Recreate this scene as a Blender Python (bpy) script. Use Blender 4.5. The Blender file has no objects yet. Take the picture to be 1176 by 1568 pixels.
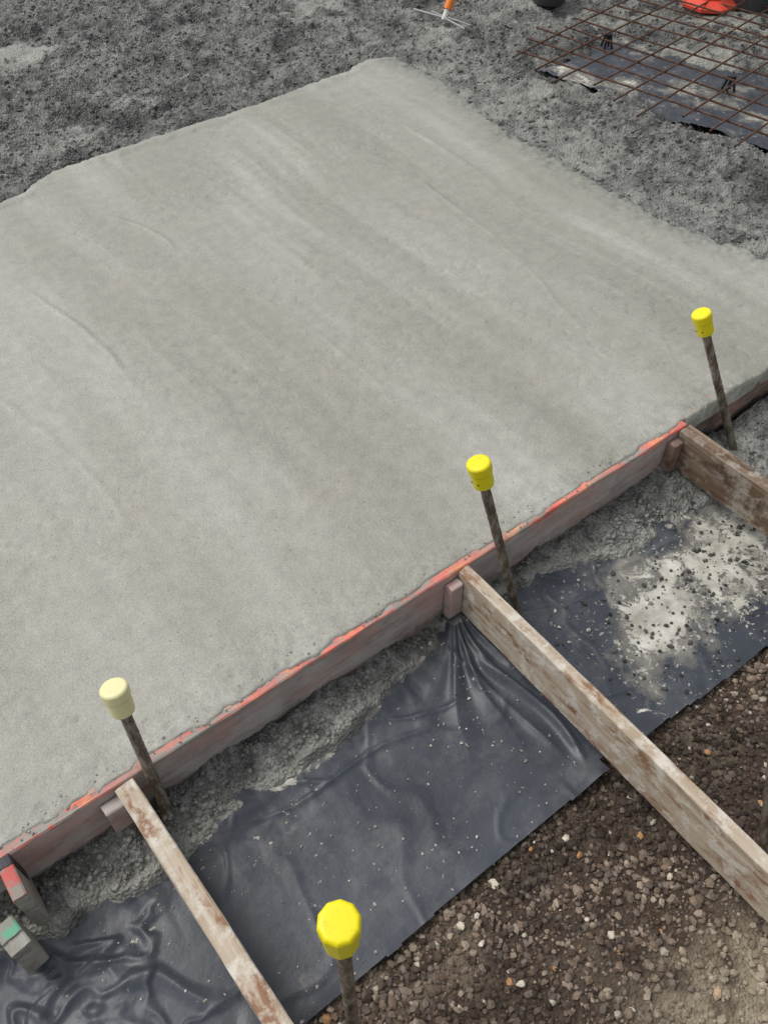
import bpy, bmesh, math, random
import numpy as np
from mathutils import Matrix, Vector
random.seed(4)
scene=bpy.context.scene
scene.view_settings.view_transform='Standard'
scene.view_settings.look='None'
scene.view_settings.exposure=0
# ------------------------------------------------------------ numpy noise
_T={}
def vn(x,y,seed=0):
    if seed not in _T: _T[seed]=np.random.RandomState(seed+11).rand(256,256)
    T=_T[seed]
    xi=np.floor(x).astype(int); yi=np.floor(y).astype(int)
    fx=x-xi; fy=y-yi
    fx=fx*fx*fx*(fx*(fx*6-15)+10); fy=fy*fy*fy*(fy*(fy*6-15)+10)
    a=T[xi&255,yi&255];b=T[(xi+1)&255,yi&255];c=T[xi&255,(yi+1)&255];d=T[(xi+1)&255,(yi+1)&255]
    return ((a*(1-fx)+b*fx)*(1-fy)+(c*(1-fx)+d*fx)*fy)*2-1
def fbm(x,y,s,o=4,seed=0,g=.5):
    r=0;a=1;t=0;X=x*s;Y=y*s
    for i in range(o):
        r=r+a*vn(X,Y,seed+i);t+=a;a*=g
        X,Y=(X*1.6-Y*1.2)+7.3,(X*1.2+Y*1.6)+3.1
    return r/t
def sst(a,b,x):
    t=np.clip((x-a)/(b-a),0,1);return t*t*(3-2*t)
# ------------------------------------------------------------ mesh helpers
def raw_mesh(name,V,F,mat,attrs=None,smooth=True,n=4):
    me=bpy.data.meshes.new(name)
    V=np.ascontiguousarray(V,dtype=np.float32);F=np.ascontiguousarray(F,dtype=np.int32)
    me.vertices.add(len(V));me.vertices.foreach_set('co',V.ravel())
    me.loops.add(F.size);me.loops.foreach_set('vertex_index',F.ravel())
    me.polygons.add(len(F))
    me.polygons.foreach_set('loop_start',np.arange(0,F.size,n,dtype=np.int32))
    me.polygons.foreach_set('loop_total',np.full(len(F),n,dtype=np.int32))
    me.polygons.foreach_set('use_smooth',np.full(len(F),smooth))
    me.update(calc_edges=True)
    for k,v in (attrs or {}).items():
        if v.ndim==1:
            a=me.attributes.new(k,'FLOAT','POINT');a.data.foreach_set('value',np.ascontiguousarray(v,dtype=np.float32))
        else:
            a=me.attributes.new(k,'FLOAT_COLOR','POINT');a.data.foreach_set('color',np.ascontiguousarray(v,dtype=np.float32).ravel())
    ob=bpy.data.objects.new(name,me);scene.collection.objects.link(ob)
    if mat: me.materials.append(mat)
    return ob
def grid(name,xs,ys,fn,mat,keep=None,smooth=True):
    X,Y=np.meshgrid(xs,ys)
    Z,attrs=fn(X,Y)
    ny,nx=X.shape
    V=np.stack([X,Y,Z],-1).reshape(-1,3)
    idx=np.arange(nx*ny).reshape(ny,nx)
    F=np.stack([idx[:-1,:-1],idx[:-1,1:],idx[1:,1:],idx[1:,:-1]],-1).reshape(-1,4)
    if keep is not None:
        K=keep(X,Y).ravel()
        F=F[K[F].all(1)]
    return raw_mesh(name,V,F,mat,{k:v.ravel() for k,v in attrs.items()},smooth)
def ico():
    bm=bmesh.new();bmesh.ops.create_icosphere(bm,subdivisions=1,radius=1)
    v=np.array([x.co[:] for x in bm.verts]);f=np.array([[q.index for q in p.verts] for p in bm.faces]);bm.free();return v,f
IV,IF=ico()
OV=np.array([[1,0,0],[-1,0,0],[0,1,0],[0,-1,0],[0,0,1],[0,0,-1.]]);OF=np.array([[0,2,4],[2,1,4],[1,3,4],[3,0,4],[2,0,5],[1,2,5],[3,1,5],[0,3,5]])
def stones(name,P,R,col,mat,rs,lo=False,smooth=False,flat=.75):
    bv,bf=(OV,OF) if lo else (IV,IF)
    n=len(P)
    q=rs.randn(n,4);q/=np.linalg.norm(q,axis=1)[:,None]
    w,x,y,z=q.T
    M=np.stack([1-2*(y*y+z*z),2*(x*y-z*w),2*(x*z+y*w),2*(x*y+z*w),1-2*(x*x+z*z),2*(y*z-x*w),2*(x*z-y*w),2*(y*z+x*w),1-2*(x*x+y*y)],-1).reshape(n,3,3)
    s=rs.uniform(.6,1.25,(n,1,3))*R[:,None,None]
    base=bv[None]*(1+rs.uniform(-.28,.28,(n,len(bv),1)))*s
    V=np.einsum('nij,nkj->nki',M,base);V[:,:,2]*=flat
    V+=P[:,None,:]
    F=bf[None]+(np.arange(n)*len(bv))[:,None,None]
    C=np.repeat(np.concatenate([col,np.ones((n,1))],1),len(bv),0)
    return raw_mesh(name,V.reshape(-1,3),F.reshape(-1,3),mat,{'col':C},smooth,3)
# ------------------------------------------------------------ node helpers
class NM:
    def __init__(s,name):
        s.m=bpy.data.materials.new(name);s.m.use_nodes=True;s.t=s.m.node_tree;s.n=s.t.nodes;s.l=s.t.links
        s.b=s.n['Principled BSDF'];s.g=s.n.new('ShaderNodeNewGeometry').outputs['Position']
    def link(s,a,b): s.l.new(a,b)
    def setv(s,sock,v):
        if isinstance(v,bpy.types.NodeSocket): s.l.new(v,sock)
        elif isinstance(v,tuple) and len(v)==3 and sock.type=='RGBA': sock.default_value=(*v,1)
        else: sock.default_value=v
    def map(s,v=None,scale=(1,1,1),rot=(0,0,0),loc=(0,0,0)):
        n=s.n.new('ShaderNodeMapping');s.setv(n.inputs['Vector'],v or s.g)
        n.inputs['Scale'].default_value=scale;n.inputs['Rotation'].default_value=rot;n.inputs['Location'].default_value=loc
        return n.outputs[0]
    def noise(s,scale,detail=4,rough=.55,v=None,dist=0):
        n=s.n.new('ShaderNodeTexNoise');s.setv(n.inputs['Vector'],v or s.g)
        n.inputs['Scale'].default_value=scale;n.inputs['Detail'].default_value=detail;n.inputs['Roughness'].default_value=rough;n.inputs['Distortion'].default_value=dist
        return n.outputs['Fac']
    def vor(s,scale,feat='F1',out='Distance',v=None):
        n=s.n.new('ShaderNodeTexVoronoi');n.feature=feat;s.setv(n.inputs['Vector'],v or s.g);n.inputs['Scale'].default_value=scale
        return n.outputs[out]
    def ramp(s,f,*st):
        n=s.n.new('ShaderNodeValToRGB');s.l.new(f,n.inputs[0]);e=n.color_ramp.elements
        while len(e)<len(st): e.new(.5)
        for i,(p,c) in enumerate(st):
            e[i].position=p;e[i].color=(*c,1) if isinstance(c,tuple) else (c,c,c,1)
        return n.outputs[0]
    def mix(s,f,a,b,mode='MIX'):
        n=s.n.new('ShaderNodeMix');n.data_type='RGBA';n.blend_type=mode
        s.setv(n.inputs[0],f);s.setv(n.inputs[6],a);s.setv(n.inputs[7],b);return n.outputs[2]
    def math(s,op,a,b=0.,c=None,clamp=False):
        n=s.n.new('ShaderNodeMath');n.operation=op;n.use_clamp=clamp
        s.setv(n.inputs[0],a);s.setv(n.inputs[1],b)
        if c is not None:s.setv(n.inputs[2],c)
        return n.outputs[0]
    def attr(s,name,out='Fac'):
        n=s.n.new('ShaderNodeAttribute');n.attribute_name=name;return n.outputs[out]
    def bump(s,h,st=.5,d=.002,nrm=None):
        n=s.n.new('ShaderNodeBump');n.inputs['Strength'].default_value=st;n.inputs['Distance'].default_value=d
        s.l.new(h,n.inputs['Height'])
        if nrm: s.l.new(nrm,n.inputs['Normal'])
        return n.outputs[0]
    def out(s,col=None,rough=None,nrm=None,spec=None,metal=None):
        if col is not None:s.setv(s.b.inputs['Base Color'],col)
        if rough is not None:s.setv(s.b.inputs['Roughness'],rough)
        if nrm is not None:s.l.new(nrm,s.b.inputs['Normal'])
        if spec is not None:s.b.inputs['Specular IOR Level'].default_value=spec
        if metal is not None:s.b.inputs['Metallic'].default_value=metal
        return s.m
# ---- finished concrete
def mat_slab():
    m=NM('finished_concrete')
    wrp=m.n.new('ShaderNodeTexNoise');m.link(m.g,wrp.inputs['Vector']);wrp.inputs['Scale'].default_value=.8;wrp.inputs['Detail'].default_value=1
    va=m.n.new('ShaderNodeVectorMath');va.operation='MULTIPLY_ADD';m.link(wrp.outputs['Color'],va.inputs[0]);va.inputs[1].default_value=(.22,.22,0);m.link(m.g,va.inputs[2])
    W=va.outputs[0]
    st=m.noise(1,3,.5,m.map(W,scale=(4.2,.42,1),rot=(0,0,math.radians(-7))),.1)
    st2=m.noise(1,3,.55,m.map(W,scale=(12,.75,1),rot=(0,0,math.radians(-5)),loc=(3,1,0)),.1)
    c=m.ramp(st,(.30,(.292,.291,.250)),(.47,(.338,.337,.292)),(.57,(.378,.376,.330)),(.70,(.440,.437,.392)))
    patch=m.ramp(m.noise(1.9,3,.5,m.map(loc=(1,5,0))),(.38,.1),(.60,.9))
    c=m.mix(m.math('MULTIPLY',m.ramp(st2,(.53,0.),(.70,.70)),patch),c,(.52,.515,.47))
    c=m.mix(m.ramp(st2,(.30,.28),(.44,0.)),c,(.265,.262,.222))
    bl=m.noise(1.6,3,.5)
    c=m.mix(m.ramp(bl,(.38,0.),(.68,.5)),c,(.298,.290,.240))
    wm=m.noise(5,4,.6,m.map(loc=(9,2,0)))
    c=m.mix(m.ramp(wm,(.53,0.),(.72,.35)),c,(.385,.33,.27))
    mt=m.noise(26,4,.65)
    c=m.mix(.32,c,m.ramp(mt,(.35,(.36,.36,.36)),(.65,(.62,.62,.62))),'OVERLAY')
    fine=m.noise(240,2,.7)
    c=m.mix(.38,c,m.ramp(fine,(.3,(.27,.27,.27)),(.7,(.74,.74,.74))),'OVERLAY')
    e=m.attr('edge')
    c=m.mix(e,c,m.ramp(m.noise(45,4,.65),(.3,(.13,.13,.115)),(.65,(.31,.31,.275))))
    sp=m.vor(38);c=m.mix(m.ramp(sp,(.0,.7),(.07,.65),(.095,0.)),c,(.18,.175,.155))
    h=m.math('ADD',m.math('MULTIPLY',m.noise(330,2,.65),.9),m.noise(60,3,.6))
    h=m.math('ADD',h,m.math('MULTIPLY',st2,1.0))
    n=m.bump(h,.6,.0022)
    return m.out(c,m.ramp(st2,(.35,.38),(.65,.54)),n,.55)
def mat_rough(name='rough_concrete',dark=1.):
    m=NM(name)
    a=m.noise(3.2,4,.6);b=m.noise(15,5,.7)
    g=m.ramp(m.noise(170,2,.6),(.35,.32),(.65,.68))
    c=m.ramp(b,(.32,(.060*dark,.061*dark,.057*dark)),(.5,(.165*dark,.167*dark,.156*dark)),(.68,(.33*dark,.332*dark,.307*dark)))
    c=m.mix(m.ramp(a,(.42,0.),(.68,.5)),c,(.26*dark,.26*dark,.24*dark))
    c=m.mix(.5,c,g,'OVERLAY')
    sm=m.attr('smooth');c=m.mix(sm,c,m.ramp(m.noise(14,4,.6),(.3,(.28,.28,.247)),(.7,(.42,.42,.375))))
    w=m.attr('wet_shade');c=m.mix(w,c,(.040,.040,.037))  # damp tone, also carrying the painted shade of pits and slab edge
    h=m.math('ADD',m.noise(70,4,.65),m.math('MULTIPLY',m.vor(130),.8))
    n=m.bump(h,.9,.009)
    return m.out(c,m.ramp(w,(0,.52),(1,.26)),n,.55)
def mat_stone(name,rough=.75,spec=.3):
    m=NM(name);c=m.attr('col','Color')
    c=m.mix(.5,c,m.ramp(m.noise(300,2,.6),(.3,(.3,.3,.3)),(.7,(.72,.72,.72))),'OVERLAY')
    return m.out(c,rough,None,spec)
def mat_ground():
    m=NM('gravel_soil')
    a=m.noise(4,4,.6);b=m.noise(60,5,.7)
    c=m.ramp(b,(.3,(.032,.022,.016)),(.55,(.09,.064,.047)),(.8,(.19,.145,.11)))
    c=m.mix(m.attr('sand'),c,m.ramp(m.noise(50,4,.7),(.3,(.24,.19,.13)),(.7,(.50,.43,.32))))
    c=m.mix(m.ramp(a,(.4,.0),(.7,.4)),c,(.06,.043,.032))
    return m.out(c,.85,m.bump(m.math('ADD',m.noise(150,4,.7),m.vor(180)),.8,.005),.25)
def mat_poly():
    m=NM('black_polythene')
    a=m.noise(5,4,.6);f=m.noise(45,4,.65)
    c=m.ramp(a,(.3,(.034,.040,.052)),(.7,(.060,.069,.086)))
    dust=m.ramp(m.noise(9,6,.78,m.map(scale=(1,1.3,1))),(.49,0.),(.80,.6))
    c=m.mix(dust,c,(.17,.175,.18))
    cov=m.attr('cem')
    n1=m.noise(15,7,.74,None,.6)
    n4=m.noise(7,5,.65,m.map(loc=(2,8,0)))
    fs=m.math('ADD',cov,m.math('MULTIPLY',m.math('SUBTRACT',n4,.5),1.2))
    film=m.ramp(fs,(.31,0.),(.46,.75))
    c=m.mix(film,c,m.ramp(n1,(.35,(.15,.145,.125)),(.6,(.33,.312,.265))))
    s1=m.math('ADD',cov,m.math('MULTIPLY',m.math('SUBTRACT',n1,.5),2.3))
    s1=m.ramp(s1,(.56,0.),(.64,1.))
    n2=m.noise(85,3,.6)
    s2=m.math('ADD',n2,m.math('MULTIPLY',cov,.30))
    s2=m.math('MULTIPLY',m.ramp(s2,(.708,0.),(.74,1.)),.7)
    s=m.math('MAXIMUM',s1,s2)
    n3=m.noise(16,5,.65,m.map(loc=(5,5,0)))
    cc=m.ramp(n3,(.3,(.25,.235,.20)),(.45,(.43,.41,.35)),(.6,(.62,.595,.52)),(.72,(.76,.74,.68)))
    c=m.mix(s,c,cc)
    r=m.mix(film,m.ramp(a,(.3,.38),(.7,.52)),m.ramp(n4,(.3,.10),(.7,.25)))
    r=m.mix(s,r,m.ramp(n3,(.4,.5),(.62,.18)))
    h=m.math('ADD',m.math('MULTIPLY',f,.8),m.math('MULTIPLY',s,.7))
    return m.out(c,r,m.bump(h,.45,.003),.5)
def mat_wood(name,ax,c0,c1,c2,stain=(.10,.05,.025),stainamt=.8,cem=.5,paint=None,smear=(.42,.41,.37)):
    m=NM(name)
    sc=(3,60,60) if ax=='x' else (60,3,60)
    g=m.noise(1,5,.6,m.map(scale=sc),.5)
    c=m.ramp(g,(.3,c0),(.5,c1),(.7,c2))
    bl=m.noise(1,4,.65,m.map(scale=tuple(v*.3+9 for v in sc)))
    c=m.mix(m.ramp(bl,(.52,0.),(.62,stainamt)),c,stain)
    cm=m.noise(24,5,.7,m.map(loc=(4,4,4)))
    c=m.mix(m.ramp(cm,(.48,0.),(.62,cem)),c,smear)
    h=m.math('ADD',g,m.math('MULTIPLY',m.ramp(cm,(.5,0.),(.58,1.)),.5))
    if paint:
        dk=m.noise(11,4,.6,m.map(scale=(1,1,1.5),loc=(1,7,3)))
        c=m.mix(m.ramp(dk,(.5,0.),(.7,.45)),c,(.16,.13,.115))
        pk=m.noise(8,5,.68,m.map(scale=(1,1,2),loc=(6,1,8)))
        c=m.mix(m.ramp(pk,(.47,0.),(.62,.55)),c,(.56,.31,.27))
        sepx=m.n.new('ShaderNodeSeparateXYZ');m.link(m.g,sepx.inputs[0])
        fz=m.math('ADD',sepx.outputs[2],m.math('MULTIPLY',m.math('SUBTRACT',m.noise(14,4,.65,m.map(loc=(3,3,3))),.5),.10))
        c=m.mix(m.ramp(m.math('MULTIPLY_ADD',fz,-20.,-1.9),(.3,0.),(.7,.7)),c,(.13,.125,.11))
        mz=m.math('ADD',sepx.outputs[2],m.math('MULTIPLY',m.math('SUBTRACT',m.noise(30,3,.6),.5),.03))
        c=m.mix(m.ramp(m.math('MULTIPLY_ADD',mz,40.,.8),(.4,0.),(.6,.8)),c,(.33,.32,.28))
        z=m.math('ADD',sepx.outputs[2],m.math('MULTIPLY',m.math('SUBTRACT',m.noise(26,4,.7),.5),.06))
        pm=m.ramp(m.math('MULTIPLY_ADD',z,30.,.80),(.45,0.),(.6,1.))
        pn=m.ramp(m.noise(30,5,.78,m.map(scale=(.3,1,1))),(.44,0.),(.51,1.))
        pc=m.ramp(m.noise(9,3,.6),(.3,(.60,.09,.08)),(.5,(.86,.22,.17)),(.68,(.92,.40,.20)))
        lo=m.ramp(m.noise(5,2,.5,m.map(loc=(2,0,0))),(.40,.4),(.55,1.))
        c=m.mix(m.math('MULTIPLY',m.math('MULTIPLY',pm,pn),lo),c,pc)
    return m.out(c,.72,m.bump(h,.5,.0015),.3)
def mat_plastic(name,col,dirt=(.25,.2,.08),rough=.38):
    m=NM(name)
    c=m.mix(m.ramp(m.noise(70,5,.7),(.60,0.),(.76,.5)),col,dirt)
    c=m.mix(m.ramp(m.noise(18,3,.6),(.3,0.),(.8,.2)),c,tuple(v*.75 for v in col))
    return m.out(c,rough,m.bump(m.noise(160,3,.6),.25,.001),.45)
def mat_steel():
    m=NM('rusty_muddy_steel')
    c=m.ramp(m.noise(1,6,.72,m.map(scale=(80,80,22))),(.3,(.045,.034,.026)),(.46,(.14,.105,.075)),(.58,(.28,.25,.21)),(.75,(.50,.47,.42)))
    return m.out(c,.5,m.bump(m.noise(220,3,.7),.7,.002),.5,.2)
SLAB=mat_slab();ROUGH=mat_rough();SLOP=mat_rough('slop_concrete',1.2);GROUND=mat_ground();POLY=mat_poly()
STONE=mat_stone('gravel_stone');CSTONE=mat_stone('cement_grain',.55,.45);STEEL=mat_steel()
YEL=mat_plastic('yellow_plastic',(.96,.83,.012));PALE=mat_plastic('faded_yellow_plastic',(.88,.84,.46),(.4,.36,.2))
FORMW=mat_wood('form_wood','x',(.36,.31,.29),(.47,.42,.395),(.55,.51,.485),(.25,.17,.145),.4,.75,True,(.52,.50,.465))
FORMB=mat_wood('form_wood_brown','x',(.15,.10,.07),(.23,.165,.125),(.31,.24,.19),(.09,.055,.04),.6,.4,True)
BRW=mat_wood('brace_wood','y',(.37,.28,.19),(.50,.41,.31),(.62,.55,.45),(.25,.11,.05),.85,.8,None,(.72,.68,.60))
BRD=mat_wood('brace_wood_dark','y',(.10,.06,.038),(.18,.12,.08),(.30,.23,.17),(.06,.035,.022),.7,.6,None,(.50,.46,.40))
def simple(name,col,rough=.5,spec=.4,var=.2):
    m=NM(name)
    c=m.mix(m.ramp(m.noise(30,4,.65),(.4,0.),(.7,1.)),col,tuple(v*(1-var) for v in col))
    return m.out(c,rough,m.bump(m.noise(200,2,.6),.3,.001),spec)
def worn_paint(name,col):
    m=NM(name)
    c=m.mix(m.ramp(m.noise(55,5,.7),(.44,0.),(.56,1.)),col,(.30,.27,.235))
    return m.out(c,.65,m.bump(m.noise(90,3,.6),.5,.002),.3)
# ------------------------------------------------------------ slab
ty=np.array([-.5,0,.286,.664,1.05,1.36,1.72,1.96,2.13,2.4]);tx=np.array([1.50,1.50,1.46,1.387,1.40,1.42,1.475,1.51,1.50,1.50])
ux=np.array([-2,-.22,-.12,-.02,.406,.774,1.16,1.38,1.51,1.7]);uy=np.array([1.95,1.975,1.99,2.06,2.09,2.084,2.12,2.16,2.13,2.1])
def slab_e(X,Y):
    return np.interp(Y,ty,tx)-X+.025*fbm(X,Y,6,3,40)+.026*fbm(X,Y,50,3,44), np.interp(X,ux,uy)-Y+.022*fbm(X,Y,8,4,40)+.006*fbm(X,Y,60,2,47)
def slab_fn(X,Y):
    er,et=slab_e(X,Y)
    z=.0018*fbm(X,Y,3,3,1)+.0005*fbm(X*1.,Y*.12,16,2,5)+.0006*fbm(X,Y,60,3,8)
    for x0,y0,x1,y1,hh in [(.959,1.41,.72,.15,.003),(-.341,1.53,-.29,.75,.004),(-.02,1.75,.10,1.35,.0045),(.35,1.9,.62,1.1,.002),(1.15,1.75,1.02,.7,.002),(-.6,1.2,-.5,.3,.002),(.2,.9,.15,.2,.0015),(-.15,1.2,-.2,.4,.0012),(.75,1.9,.95,1.3,.002)]:
        t=(Y-y0)/(y1-y0);xc=x0+(x1-x0)*t+.05*np.sin(t*3.1)+.012*fbm(X,Y,6,3,77)
        w=sst(0,.2,t)*sst(1,.55,t)*(.5+.5*sst(-.3,.3,fbm(X,Y,9,2,78)))
        z+=hh*w*np.exp(-((X-xc)/.008)**2)-hh*.5*w*sst(.05,0,X-xc)*(X>xc)
    nb=fbm(X,Y,55,4,12)
    band=sst(.12,.0,Y)
    z+=.0030*band*np.minimum(nb+.12,.22)+.0022*band
    lip=-.009+.009*fbm(X,Y*0,24,4,21)
    z=np.where(Y<lip,z-.035*sst(0,.009,lip-Y),z)
    z+=.006*np.exp(-((et-.03)/.02)**2)*sst(-.3,.3,fbm(X,Y,5,3,31)+.15)
    fall_r=sst(.01,-.06,er);fall_t=sst(.0,-.03,et)
    z-=.05*np.maximum(fall_r,fall_t)
    z+=.004*sst(.15,-.02,er)*fbm(X,Y,70,3,61)
    pit=fbm(X,Y,75,2,90);pm=sst(.42,.6,pit)*sst(.0,.4,fbm(X,Y,3,3,93)+.1+.3*band)
    z-=.0022*pm
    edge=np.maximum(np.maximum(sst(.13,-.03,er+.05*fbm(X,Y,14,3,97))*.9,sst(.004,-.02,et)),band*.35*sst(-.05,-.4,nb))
    return z,{'edge':np.clip(edge,0,1)}
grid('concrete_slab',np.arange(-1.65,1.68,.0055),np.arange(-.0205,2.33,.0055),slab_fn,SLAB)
# ------------------------------------------------------------ rough concrete beyond
MO=np.array([1.87,1.77]);MU=np.array([.985,.17]);MV=np.array([.17,-.985])
def rough_z(X,Y,fine=True):
    er,et=slab_e(X,Y);ins=np.minimum(er,et)
    u=(X-MO[0])*MU[0]+(Y-MO[1])*MU[1];v=(X-MO[0])*MV[0]+(Y-MO[1])*MV[1]
    nz=fbm(X,Y,7,3,51)
    hole=sst(.02,.10,u+.06*nz)*sst(.02,.15,v+.06*nz)*sst(.62,.5,u+.1*nz)
    smp=np.exp(-(((X-.27)/.17)**2+((Y-3.1)/.16)**2)**2)
    smr=sst(.5,.0,-er)*sst(-.2,.25,fbm(X,Y,5,4,52))*(er<.1)
    smp=np.clip(smp+smr*.8+sst(.22,.5,fbm(X,Y,2.6,4,57))*.7,0,1)
    pud=sst(.10,.32,fbm(X,Y,6,3,58))*sst(1.95,2.2,X)*sst(2.4,1.6,Y)
    smp=np.clip(np.maximum(smp,pud),0,1)
    smp=smp*sst(-.35,.15,fbm(X,Y,26,3,64)+.25*smp)
    k=1-.7*smp
    z=-.013+.010*fbm(X,Y,3.2,3,53)
    if fine:
        lum=fbm(X,Y,11,5,54,.6);z+=k*(.042*lum-.020*np.abs(fbm(X,Y,20,3,55)))
        z+=k*.008*fbm(X,Y,75,2,56)
        d=fbm((X*.9+Y*.45)*2.2,(Y*.9-X*.45)*.35,7,3,66);z+=.008*d*k
    z-=.04*sst(.03,.12,ins)
    z=np.where(ins>-.08,np.minimum(z,-.004+.2*np.maximum(-ins,0)),z)
    z=np.where((er<.03)&(er>-.25),np.maximum(z,-.013-.05*np.maximum(0,-er)+.006*fbm(X,Y,60,2,56)-.05*sst(.0,.03,er)),z)
    z-=.045*hole
    wet_shade=(sst(.0,.4,fbm(X,Y,7,5,59,.6)-.35*lum)*.75*k)+hole*.3  # random damp patches, plus shade of the hollows between lumps put into the colour
    wet_shade=np.maximum(wet_shade,sst(.07,-.03,np.abs(et+.03))*sst(-.1,.3,fbm(X,Y,5,3,71)+.2)*.85*(er>0))  # shadow line along the slab's far edge, painted as a dark band
    wet_shade=wet_shade*(1-.7*sst(.35,0,-er)*(er<.1)*(et>.1))
    return z,{'smooth':smp,'wet_shade':np.clip(wet_shade,0,1)}
def rough_fn(X,Y):
    z,a=rough_z(X,Y)
    ed=np.minimum.reduce([X+2.0,5.6-X,Y+.6,5.6-Y])
    z-=.16*sst(.12,0,ed)
    form=(Y<.03)&(X<1.75);z=np.where(form,-.3,z)
    return z,a
def nonuni(a,b,c,d,fine,co):
    return np.concatenate([np.arange(a,b,co),np.arange(b,c,fine),np.arange(c,d,co)])
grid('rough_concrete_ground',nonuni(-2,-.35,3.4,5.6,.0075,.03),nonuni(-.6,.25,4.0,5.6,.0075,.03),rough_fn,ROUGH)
rs=np.random.RandomState(5)
n=40000
P=np.stack([rs.uniform(-.4,3.4,n),rs.uniform(.2,4.0,n)],1)
z,a=rough_z(P[:,0],P[:,1]);er,et=slab_e(P[:,0],P[:,1])
keep=(np.minimum(er,et)<.0)&(a['smooth']<.4+.3*rs.rand(n))&(z>-.05)
P=P[keep];z=z[keep];wv=a['wet_shade'][keep];m=len(P)
R=.0025+.009*rs.rand(m)**1.9
g=(rs.uniform(.10,.26,m)*(1-.6*wv))[:,None]*np.array([[1,1,.94]])
stones('concrete_aggregate',np.column_stack([P,z+R*.0]),R,g,CSTONE,rs,True,True)
# ------------------------------------------------------------ base ground
def gz(X,Y):
    return -.176+.006*fbm(X,Y,5,3,101)+.004*fbm(X,Y,40,3,102)
def g_fn(X,Y):
    near=(np.abs(X)<2.5)&(np.abs(Y)<2.5)
    z=np.where(near,gz(X,Y),-.178)
    z=np.where((Y>.0)&near,-.24,z);z=np.where(~near,-.24,z)
    s=np.exp(-(((X+.13)/.17)**2+((Y+.90)/.10)**2))+.25*sst(.1,.5,fbm(X,Y,5,3,103))*(near)
    s=s*sst(-.5,.1,fbm(X,Y,25,3,104))*1.3
    return z,{'sand':np.clip(s,0,1)}
xs=np.concatenate([[-250,-80,-25,-8,-4],np.arange(-1.8,1.8,.01),[4,8,25,80,250]])
ys=np.concatenate([[-250,-80,-25,-8,-4],np.arange(-1.9,.05,.01),[4,8,25,80,250]])
grid('ground',xs,ys,g_fn,GROUND)
n=38000
P=np.stack([rs.uniform(-1.2,1.35,n),-.44-rs.rand(n)**1.25*1.0],1)
R=.0020+.0066*rs.rand(n)**2.1
z=gz(P[:,0],P[:,1])
pal=np.array([[.135,.095,.070],[.19,.138,.10],[.075,.054,.040],[.25,.195,.15],[.16,.13,.108],[.31,.25,.19]])
col=pal[rs.randint(0,6,n)]*rs.uniform(.6,1.25,(n,1))
wetn=sst(.0,.35,fbm(P[:,0],P[:,1],4.5,3,110)+.35*np.exp(-((P[:,0]+.0)/.3)**2-((P[:,1]+.56)/.1)**2))
col*= (1-.55*wetn)[:,None]
li=rs.rand(n)<.022
col[li]=np.array([.58,.52,.42])*rs.uniform(.6,1.15,(li.sum(),1));R[li]*=1.15
orr=rs.rand(n)<.006;col[orr]=[.45,.25,.12]
sd=np.exp(-(((P[:,0]+.13)/.17)**2+((P[:,1]+.90)/.10)**2));col=col*(1-sd[:,None]*.7)+np.array([[.48,.41,.31]])*sd[:,None]*.7
big=rs.rand(n)<.005;R[big]*=1.6
kp=rs.rand(n)>sd*.5
stones('gravel',np.column_stack([P,z+R*.35])[kp],R[kp],col[kp],STONE,rs)
# ------------------------------------------------------------ slop between form and polythene
px=np.array([-1.7,-1.25,-1.04,-.942,-.873,-.80,-.719,-.64,-.562,-.416,-.272,-.18,-.100,-.012,.06,.127,.21,.303,.413,.519,.632,.743,.85,1.0,1.3,1.7])
py=np.array([-.08,-.08,-.077,-.101,-.094,-.125,-.119,-.118,-.109,-.113,-.090,-.065,-.045,-.050,-.045,-.045,-.06,-.075,-.135,-.141,-.125,-.155,-.19,-.22,-.24,-.24])-.010
def pedge(X): return np.interp(X,px,py)
def slop_z(X,Y):
    d=Y-(pedge(X)+.012*fbm(X,Y*0,16,3,121))
    z=-.136+.022*sst(.0,.10,d)+.026*fbm(X,Y,12,4,122,.6)+.012*fbm(X,Y,45,3,123,.6)
    z-=.055*sst(.004,-.03,d)
    return z,d
def slop_fn(X,Y):
    z,d=slop_z(X,Y)
    sm=sst(.55,.95,X)*sst(.0,.3,fbm(X,Y,9,3,124)+.15)*.9
    sm=np.maximum(sm,sst(.034,.0,d)*sst(-.35,.0,fbm(X,Y,14,3,126)))
    wet_shade=sst(.0,.4,fbm(X,Y,18,4,125))*.5+sst(-.045,-.024,Y)*.4
    return z,{'smooth':np.clip(sm,0,1),'wet_shade':np.clip(wet_shade*(1-.8*sm),0,.85)}
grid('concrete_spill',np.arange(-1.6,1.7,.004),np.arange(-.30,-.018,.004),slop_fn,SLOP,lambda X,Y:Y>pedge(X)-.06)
n=7000
X_=rs.uniform(-1.4,1.4,n);Y_=rs.uniform(-.2,-.024,n);z,d=slop_z(X_,Y_)
k=(d>.018)&~((X_>.6)&(rs.rand(n)<.7));X_=X_[k];Y_=Y_[k];z=z[k];m=len(z);R=.0018+.0055*rs.rand(m)**1.8
g=(rs.uniform(.12,.30,m)*(1-.5*sst(-.06,-.024,Y_)))[:,None]*np.array([[1,.99,.90]])
stones('spill_aggregate',np.column_stack([X_,Y_,z+R*.0]),R,g,CSTONE,rs,False,True)
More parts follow.
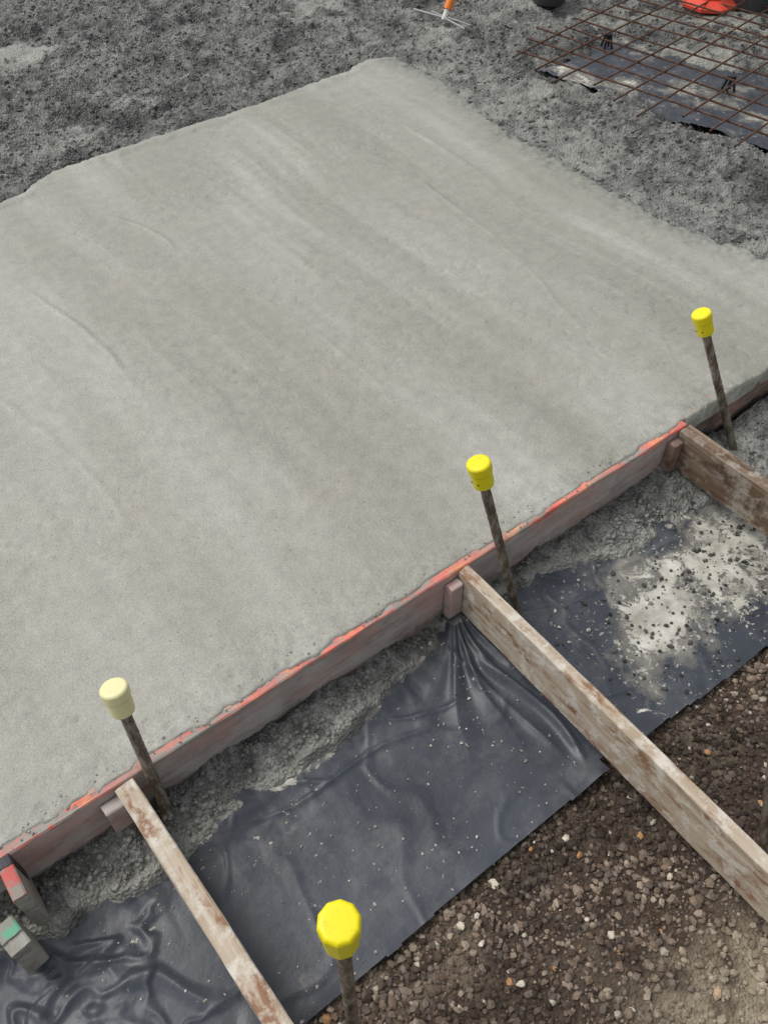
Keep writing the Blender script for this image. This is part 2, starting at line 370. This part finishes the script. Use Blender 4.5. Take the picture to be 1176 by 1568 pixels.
# ------------------------------------------------------------ polythene
def poly_z(X,Y):
    d=(pedge(X)+.01)-Y
    z=-.160+.003*fbm(X,Y,6,3,131)
    z+=.018*sst(.06,.0,d)*(.6+.8*fbm(X,Y*.4,13,3,132))
    z+=.007*np.abs(fbm(X*1.2,Y*.5,11,3,133))*sst(.20,.02,d)
    wx=X+.05*fbm(X,Y,5,3,151);wy=Y+.05*fbm(X,Y,5,3,152)
    cr=(1-np.minimum(1,np.abs(fbm(wx*1.3,wy,6,2,134))*7))
    z+=.0022*cr+.006*cr*sst(-.72,-.84,X)
    z+=.006*sst(-.75,-.85,X)*(1-np.minimum(1,np.abs(fbm(wx,wy*1.2,11,3,153))*6))
    for ax,ay,bx,by,h,w in [(-.60,-.15,-.22,-.20,.005,.005),(-.30,-.12,-.12,-.20,.006,.005),(.10,-.10,.35,-.2,.005,.005),(.3,-.12,.7,-.24,.005,.006),(.02,-.30,.2,-.40,.004,.004),(.2,-.06,.29,-.12,.012,.006),(-.5,-.125,-.42,-.17,.008,.006)]:
        L=math.hypot(bx-ax,by-ay);tx_,ty_=(bx-ax)/L,(by-ay)/L
        s=(X-ax)*tx_+(Y-ay)*ty_;q=(Y-ay)*tx_-(X-ax)*ty_+.012*np.sin(s*17)
        z+=h*np.exp(-np.abs(q/w)**1.2)*sst(-.03,.06,s)*sst(L+.03,L-.06,s)
    gx,gy=-.008,-.02
    rr=np.hypot(X-gx,Y-gy);th=np.arctan2(X-gx,-(Y-gy))
    fan=sst(.42,.08,rr)*sst(-1.15,-.5,th)*sst(.35,.1,th)
    ph=th*10+.9*np.sin(rr*11+1)+1.8*fbm(th*1.0,rr*2.,1.5,2,141)
    z+=fan*(.016*sst(.34,.03,rr)+.010*(1-np.abs(np.sin(ph))**.6)*sst(.01,.10,rr)+.003*np.sin(ph*2.3+rr*14))
    z+=.012*np.exp(-((X+.022-.02*np.sin(Y*14))/.010)**2)*sst(-.46,-.38,Y)*sst(-.08,-.2,Y)
    z+=.007*np.exp(-np.abs((X+.062+.10*(Y+.2))/.009)**1.3)*sst(-.42,-.33,Y)*sst(-.05,-.15,Y)
    z+=.010*sst(-.40,-.47,Y)*np.exp(-((X+.02)/.05)**2)
    z+=.003*sst(-.46,-.485,Y)*fbm(X,Y*0,18,3,138)
    return z
def poly_fn(X,Y):
    z=poly_z(X,Y)
    c=.92*np.exp(-((((X-.36)-.5*(Y+.29))/.115)**2+((Y+.30)/.075)**2))
    c=np.maximum(c,.56*np.exp(-(((X-.62)/.24)**2+((Y+.29)/.13)**2)**1.4))
    c=np.maximum(c,.38*np.exp(-(((X-.42)/.30)**2+((Y+.30)/.16)**2)**1.4))
    c=c+.09*sst(.03,.12,X)+.03+.20*np.exp(-(((X+.72)/.2)**2+((Y+.2)/.05)**2))+.08*np.exp(-(((X+.5)/.25)**2+((Y+.3)/.12)**2))
    c+=.5*sst(.03,.0,(pedge(X)+.0)-Y)*sst(-.1,.3,fbm(X,Y,10,3,135))
    return z,{'cem':np.clip(c+.16*fbm(X,Y,9,4,136),0,1)}
low=lambda X:-.480-.006*fbm(X,X*0,6,3,137)-.01*sst(.1,.5,X)
grid('polythene_sheet',np.arange(-1.6,1.6,.0035),np.arange(-.50,-.01,.0035),poly_fn,POLY,lambda X,Y:(Y>low(X))&(Y<pedge(X)+.035)&~((X>.005)&(X<.06)&(Y<-.455)))
n=620
X_=np.concatenate([rs.normal(.50,.22,n),rs.uniform(-1.0,0,220)]);Y_=np.concatenate([rs.normal(-.30,.085,n),rs.uniform(-.47,-.15,220)])
k=(X_>-1.2)&(X_<1.2)&(Y_>-.475)&(Y_<pedge(X_)-.01)&~((X_>-.01)&(X_<.035));X_=X_[k];Y_=Y_[k];m=len(X_)
R=.0014+.0046*rs.rand(m)**1.8
dk=(rs.rand(m)<.72)&(X_>.03)
R=np.where(X_<.02,R*.6,R)
col=np.where(dk[:,None],np.array([[.06,.057,.052]]),np.array([[.34,.33,.29]]))*rs.uniform(.5,1.6,(m,1))
stones('concrete_crumbs',np.column_stack([X_,Y_,poly_z(X_,Y_)+R*.4]),R,col,CSTONE,rs)
n=450
X_=rs.uniform(-1.2,1.4,n);Y_=rs.uniform(-.018,.02,n)
R=.0008+.0026*rs.rand(n)**2.4;g=rs.uniform(.2,.42,n)[:,None]*np.array([[1,.99,.92]])
stones('mortar_crumbs',np.column_stack([X_,Y_,.0025+R*.1+0*X_]),R,g,CSTONE,rs)
# ------------------------------------------------------------ planks
def plank(name,L,w,h,mat,mw,seed=0,jit=.0012,n=None,bow=0.,chip=0.):
    """length along local +X, width along +Y, height down from z=0"""
    n=n or int(L/.008)
    r=.0025
    prof=[(0,-r),(r,0),(w*.33,0),(w*.66,0),(w-r,0),(w,-r),(w,-h*.33),(w,-h*.66),(w,-h+r),(w-r,-h),(r,-h),(0,-h+r),(0,-h*.66),(0,-h*.33)]
    k=len(prof);xs=np.linspace(0,L,n);V=[]
    pr=np.array(prof)
    for i,x in enumerate(xs):
        xx=np.full(k,x*1.0)
        a=fbm(xx*14+seed,np.arange(k)*3.7+seed,1,3,200+seed)
        b=fbm(xx*9+seed,np.arange(k)*2.9+9,1,3,210+seed)
        y=pr[:,0]+jit*a;z=pr[:,1]+jit*b+bow*math.sin(math.pi*x/L)
        if chip:
            c=max(0.,float(fbm(np.array([x*22.]),np.array([seed+.5]),1,3,220+seed)[0])-.15)*chip
            z[[1,0,2]]-=c*.5;y[[0,1]]+=c*.4
        e=.002*(fbm(np.arange(k)*1.7,np.arange(k)*.9,1,2,230+seed) if i in(0,n-1) else 0)
        V.append(np.column_stack([xx+e,y,z]))
    V=np.concatenate(V)
    bm=bmesh.new();vs=[bm.verts.new(v) for v in V]
    for i in range(n-1):
        for j in range(k):
            a,b=i*k+j,i*k+(j+1)%k
            bm.faces.new((vs[a],vs[b],vs[b+k],vs[a+k]))
    bm.faces.new(vs[:k][::-1]);bm.faces.new(vs[-k:])
    bmesh.ops.recalc_face_normals(bm,faces=bm.faces)
    me=bpy.data.meshes.new(name);bm.to_mesh(me);bm.free();me.materials.append(mat)
    ob=bpy.data.objects.new(name,me);scene.collection.objects.link(ob);ob.matrix_world=mw
    return ob
def mw(loc,ang,tilt=0,roll=0):
    return Matrix.Translation(loc)@Matrix.Rotation(math.radians(ang),4,'Z')@Matrix.Rotation(math.radians(tilt),4,'Y')@Matrix.Rotation(math.radians(roll),4,'X')
plank('form_board',2.30,.022,.145,FORMW,mw((-1.58,-.022,.0),0),1,.0014,chip=.01)
plank('form_board',.95,.022,.145,FORMB,mw((.728,-.008,.001),.8),2,.001,chip=.004)
plank('wooden_brace',1.35,.026,.128,BRW,mw((.001,-.026,.0),-90),3,.0014,chip=.008)
plank('wooden_brace',1.2,.035,.125,BRW,mw((-.768,-.026,.0),-87.8),4,.0014,chip=.008)
plank('wooden_brace',1.1,.036,.118,BRD,mw((.692,-.026,.0),-90),5,.0012)
plank('wooden_cleat',.030,.022,.105,FORMW,mw((-.033,-.0455,-.022),0),6,.001,n=6)
plank('wooden_cleat',.034,.024,.105,FORMW,mw((-.80,-.0475,-.024),0),7,.001,n=6)
plank('wooden_cleat',.030,.022,.100,FORMB,mw((.658,-.0455,-.022),0),8,.001,n=6)
# ------------------------------------------------------------ lathe & tubes
def lathe(name,prof,seg,mat,smooth=False):
    bm=bmesh.new();rings=[]
    for r,z in prof:
        rings.append([bm.verts.new((r*math.cos(2*math.pi*i/seg),r*math.sin(2*math.pi*i/seg),z)) for i in range(seg)])
    for a,b in zip(rings,rings[1:]):
        for i in range(seg):
            f=bm.faces.new((a[i],a[(i+1)%seg],b[(i+1)%seg],b[i]));f.smooth=smooth
    bm.faces.new(rings[0][::-1]);bm.faces.new(rings[-1])
    bmesh.ops.recalc_face_normals(bm,faces=bm.faces)
    me=bpy.data.meshes.new(name);bm.to_mesh(me);bm.free();me.materials.append(mat)
    ob=bpy.data.objects.new(name,me);scene.collection.objects.link(ob);return ob
def empty(name,loc=(0,0,0)):
    e=bpy.data.objects.new(name,None);e.empty_display_size=.05;scene.collection.objects.link(e);e.location=loc;return e
DARKH=simple('hole_dark',(.02,.016,.01),.9)
def stake(base,top,capm,tw,capdia=.044,caph=.052,bev=.0018):
    b=Vector(base);t=Vector(top);d=(t-b);L=d.length;q=d.to_track_quat('Z','Y')
    e=empty('steel_form_stake',b);e.rotation_mode='QUATERNION';e.rotation_quaternion=q
    r=.0098
    prof=[(r*.5,-.12),(r,-.08)]
    z=-.06
    while z<L-.02:
        prof+=[(r*random.uniform(.95,1.05),z)];z+=.006
    prof.append((r*.95,L-.01))
    p=lathe('pole',prof,16,STEEL,True);p.parent=e
    k=0
    for zz in np.arange(.05,L-.08,.028):
        h=lathe('nail_hole_%d'%k,[(.0022,-.0004),(.0022,.0004)],8,DARKH);k+=1
        a=math.radians(-115+ (0 if k%2 else 8));h.parent=e
        h.matrix_local=Matrix.Translation((r*1.03*math.cos(a),r*1.03*math.sin(a),zz))@Matrix.Rotation(a,4,'Z')@Matrix.Rotation(math.pi/2,4,'Y')
    R=capdia/2;H=caph
    c=lathe('cap',[(R*.50,-.012-H*.5),(R*.84,-.012-H*.5),(R*.87,-.010-H*.46),(R*.90,-H*.12),(R*.985,-H*.08),(R*1.0,H*.20),(R*.99,H*.235),(R*.90,H*.285),(R*.80,H*.30),(R*.4,H*.306)],tw,capm,False)
    c.parent=e;c.location=(0,0,L);c.rotation_euler=(0,0,random.random())
    bv=c.modifiers.new('b','BEVEL');bv.width=bev;bv.segments=3;bv.limit_method='ANGLE';bv.angle_limit=math.radians(18)
    for pl in c.data.polygons: pl.use_smooth=True
    ws=c.modifiers.new('w','WEIGHTED_NORMAL')
    for j in range(4):
        a=math.radians(-150+45*j)
        h=lathe('cap_hole_%d'%j,[(.0017,-.0004),(.0017,.0004)],8,DARKH);h.parent=e
        h.matrix_local=Matrix.Translation((R*.905*math.cos(a),R*.905*math.sin(a),L-H*.42))@Matrix.Rotation(a,4,'Z')@Matrix.Rotation(math.pi/2,4,'Y')
    return e
stake((-.712,-.072,-.15),(-.696,.010,.20),PALE,20,.046,.056)
stake((.103,-.12,-.15),(.020,-.030,.295),YEL,20,.046,.056)
stake((.885,-.092,-.15),(.755,.049,.25),YEL,20,.044,.056)
stake((-.636,-.528,-.18),(-.636,-.528,.388),YEL,10,.051,.076,.0035)
stake((.122,-.755,-.18),(.160,-.578,.30),YEL,10,.048,.06)
# ------------------------------------------------------------ painted corner stake at the left
RED=worn_paint('worn_red_paint',(.58,.13,.11));GRN=worn_paint('worn_green_paint',(.14,.42,.27))
WG=mat_wood('weathered_grey_wood','y',(.22,.205,.18),(.31,.295,.26),(.40,.385,.34),(.15,.13,.11),.5,.5)
e=empty('painted_corner_stake')
for nm,L,w,h,mt,M_ in [('upright',.075,.022,.12,WG,mw((-.972,-.028,.002),-90)),('red_top',.072,.0225,.012,RED,mw((-.9723,-.029,.0105),-90)),
    ('lower_block',.055,.034,.10,WG,mw((-1.020,-.105,-.03),-80)),('green_top',.030,.0335,.005,GRN,mw((-1.0198,-.1065,-.026),-80)),
    ('strap',.018,.0245,.09,simple('black_strap',(.03,.03,.035),.5),mw((-.9732,-.026,.0125),-90))]:
    o=plank(nm,L,w,h,mt,M_,9,.001,n=8);o.parent=e
# ------------------------------------------------------------ rebar mesh
def tube_mesh(name,segs,r,mat,k=7):
    V=[];F=[]
    for pts in segs:
        pts=[Vector(p) for p in pts];b=len(V)
        for i,p in enumerate(pts):
            d=(pts[min(i+1,len(pts)-1)]-pts[max(i-1,0)]).normalized()
            s=d.cross(Vector((0,0,1)));s=s.normalized() if s.length>.01 else Vector((1,0,0));u=s.cross(d)
            for j in range(k):
                a=2*math.pi*j/k;V.append(p+(s*math.cos(a)+u*math.sin(a))*r)
        for i in range(len(pts)-1):
            for j in range(k):
                F.append((b+i*k+j,b+i*k+(j+1)%k,b+(i+1)*k+(j+1)%k,b+(i+1)*k+j))
    return raw_mesh(name,np.array([v[:] for v in V]),np.array(F),mat)
rm=NM('rusty_rebar');RUST=rm.out(rm.ramp(rm.noise(50,4,.7),(.3,(.045,.025,.018)),(.55,(.12,.06,.038)),(.75,(.20,.13,.10))),.8,rm.bump(rm.noise(260,2,.6),.6,.001),.3)
segs=[];rr=random.Random(3)
for i in range(19):
    u=.03+i*.115+rr.uniform(-.012,.012);tw=rr.uniform(-.012,.012)
    segs.append([(*(MO+MU*(u+tw*vv)+MV*(vv-.03-.04*(i%3)))[:2],.026+.006*math.sin(vv*3+i)) for vv in np.linspace(-.02,2.3,14)])
for i in range(18):
    v=.0+i*.125+rr.uniform(-.012,.012);tw=rr.uniform(-.012,.012)
    segs.append([(*(MO+MU*(uu-.04-.05*((i*7)%3))+MV*(v+tw*uu))[:2],.034+.006*math.sin(uu*3+i)) for uu in np.linspace(-.02,2.2,14)])
tube_mesh('rebar_mesh',segs,.0038,RUST)
BLK=simple('black_plastic',(.018,.018,.02),.4,.5)
for (x,y) in [(2.321,1.728),(2.388,1.147),(2.95,1.35),(2.6,.75)]:
    e=empty('rebar_chair',(x,y,-.045))
    for j in range(4):
        a=math.pi/2*j+.4
        t=tube_mesh('leg_%d'%j,[[(.028*math.cos(a),.028*math.sin(a),0),(.018*math.cos(a),.018*math.sin(a),.035),(.012*math.cos(a),.012*math.sin(a),.065)]],.005,BLK);t.parent=e
    c=lathe('saddle',[(.016,.055),(.018,.06),(.018,.068),(.010,.071)],12,BLK);c.parent=e
    c=lathe('base_ring',[(.034,0),(.034,.005),(.028,.007)],16,BLK);c.parent=e
def poly2_fn(X,Y):
    z=-.036+.008*fbm(X,Y,9,3,301)+.010*np.abs(fbm(X,Y,16,3,302))
    return z,{'cem':np.clip(.26+.6*fbm(X,Y,7,4,303),0,1)}
def p2k(X,Y):
    u=(X-MO[0])*MU[0]+(Y-MO[1])*MU[1];v=(X-MO[0])*MV[0]+(Y-MO[1])*MV[1];return (u>.05+.05*fbm(X,Y,6,3,305))&(u<.65)&(v>.02)&(v<2)
grid('polythene_sheet',np.arange(1.7,3.2,.008),np.arange(-.3,2.0,.008),poly2_fn,POLY,p2k)
# ------------------------------------------------------------ things at the far edge
ORG=mat_plastic('orange_plastic',(.90,.24,.02));WHT=simple('white_plastic',(.75,.74,.70),.5)
GAL=simple('galvanised_wire',(.42,.42,.41),.4,.5)
e=empty('concrete_placing_rake',(1.885,2.285,.01))
b0=Vector((0,0,.0));dv=Vector((.10,.035,.13)).normalized()
for nm,a,b,r,mt in [('ferrule',.0,.05,.012,WHT),('handle',.045,1.2,.017,ORG)]:
    o=tube_mesh(nm,[[b0+dv*a,b0+dv*(a*.5+b*.5),b0+dv*b]],r,mt,12);o.parent=e
o=tube_mesh('head_bar',[[(-.03,.17,.006),(0,.0,.012),(.0,-.14,.006)]],.004,GAL);o.parent=e
o=tube_mesh('side_rod',[[(.02,.11,.004),(.012,0,.012),(.05,-.12,.004)]],.0028,GAL);o.parent=e
REDP=mat_plastic('red_orange_plastic',(.80,.09,.05),(.5,.3,.25))
e=empty('traffic_cone',(2.985,1.735,.0))
bm=bmesh.new()
pts=[(.115,.05),(.05,.115),(-.05,.115),(-.115,.05),(-.115,-.05),(-.05,-.115),(.05,-.115),(.115,-.05)]
lo=[bm.verts.new((x,y,0)) for x,y in pts];mi=[bm.verts.new((x,y,.012)) for x,y in pts];hi=[bm.verts.new((x*.55,y*.55,.03)) for x,y in pts]
for A,B in((lo,mi),(mi,hi)):
    for i in range(8): bm.faces.new((A[i],A[(i+1)%8],B[(i+1)%8],B[i]))
bm.faces.new(hi);bm.faces.new(lo[::-1])
me=bpy.data.meshes.new('base');bm.to_mesh(me);bm.free();me.materials.append(REDP);o=bpy.data.objects.new('base',me);scene.collection.objects.link(o);o.parent=e
o=lathe('body',[(.055,.028),(.045,.09)],24,REDP,True);o.parent=e
o=lathe('white_band',[(.0452,.09),(.034,.16)],24,WHT,True);o.parent=e
o=lathe('tip',[(.034,.16),(.015,.29),(.011,.30)],24,REDP,True);o.parent=e
def bucket(x,y,z,r,h,mat):
    e=empty('plastic_bucket',(x,y,z))
    o=lathe('shell',[(r*.86,0),(r*.88,.004),(r,h),(r*1.06,h),(r*1.06,h+.008),(r*.96,h+.008),(r*.84,.01)],28,mat,False);o.parent=e
    o=tube_mesh('handle',[[(r*1.05*math.cos(a),r*.2+r*1.0*math.sin(a),h-.01-.02*math.sin(a)) for a in np.linspace(0,math.pi,14)]],.003,GAL);o.parent=e
bucket(2.46,2.22,-.01,.085,.14,simple('dark_grey_plastic',(.05,.05,.05),.5))
bucket(3.16,1.62,-.01,.12,.2,simple('charcoal_plastic',(.06,.06,.065),.5))
# ------------------------------------------------------------ camera
X=np.array([2615,-1500,1300.]);X/=np.linalg.norm(X)
Yv=np.array([-1507,-1500,1300.]);Yv-=X*(X@Yv);Yv/=np.linalg.norm(Yv);Zv=np.cross(X,Yv)
right=Vector((X[0],Yv[0],Zv[0]));down=Vector((X[1],Yv[1],Zv[1]));fwd=Vector((X[2],Yv[2],Zv[2]))
cam=bpy.data.cameras.new('camera');co=bpy.data.objects.new('camera',cam);scene.collection.objects.link(co)
M_=Matrix((right,-down,-fwd)).transposed().to_4x4();M_.translation=Vector((-.759,-.771,1.4));co.matrix_world=M_
cam.sensor_fit='VERTICAL';cam.sensor_height=24;cam.sensor_width=18;cam.lens=24*1300/1568
cam.clip_start=.02;cam.clip_end=1000;scene.camera=co
# ------------------------------------------------------------ light
w=bpy.data.worlds.new('World');scene.world=w;w.use_nodes=True;nt=w.node_tree
sky=nt.nodes.new('ShaderNodeTexSky');sky.sky_type='NISHITA';sky.sun_disc=False
EL=math.radians(58)
sky.sun_elevation=EL;sky.air_density=1.5;sky.dust_density=4
hs=nt.nodes.new('ShaderNodeHueSaturation');hs.inputs['Saturation'].default_value=.22
nt.links.new(sky.outputs[0],hs.inputs['Color']);bg=nt.nodes['Background'];nt.links.new(hs.outputs[0],bg.inputs[0]);bg.inputs[1].default_value=.128
sd_=Vector((-.35,.6,0)).normalized()*math.cos(EL)+Vector((0,0,math.sin(EL)))
sky.sun_rotation=math.atan2(sd_.x,sd_.y)
sl=bpy.data.lights.new('sun','SUN');sl.energy=1.1;sl.angle=math.radians(22);sl.color=(1,.975,.94)
so=bpy.data.objects.new('sun',sl);scene.collection.objects.link(so);so.rotation_euler=(-sd_).to_track_quat('-Z','Y').to_euler()
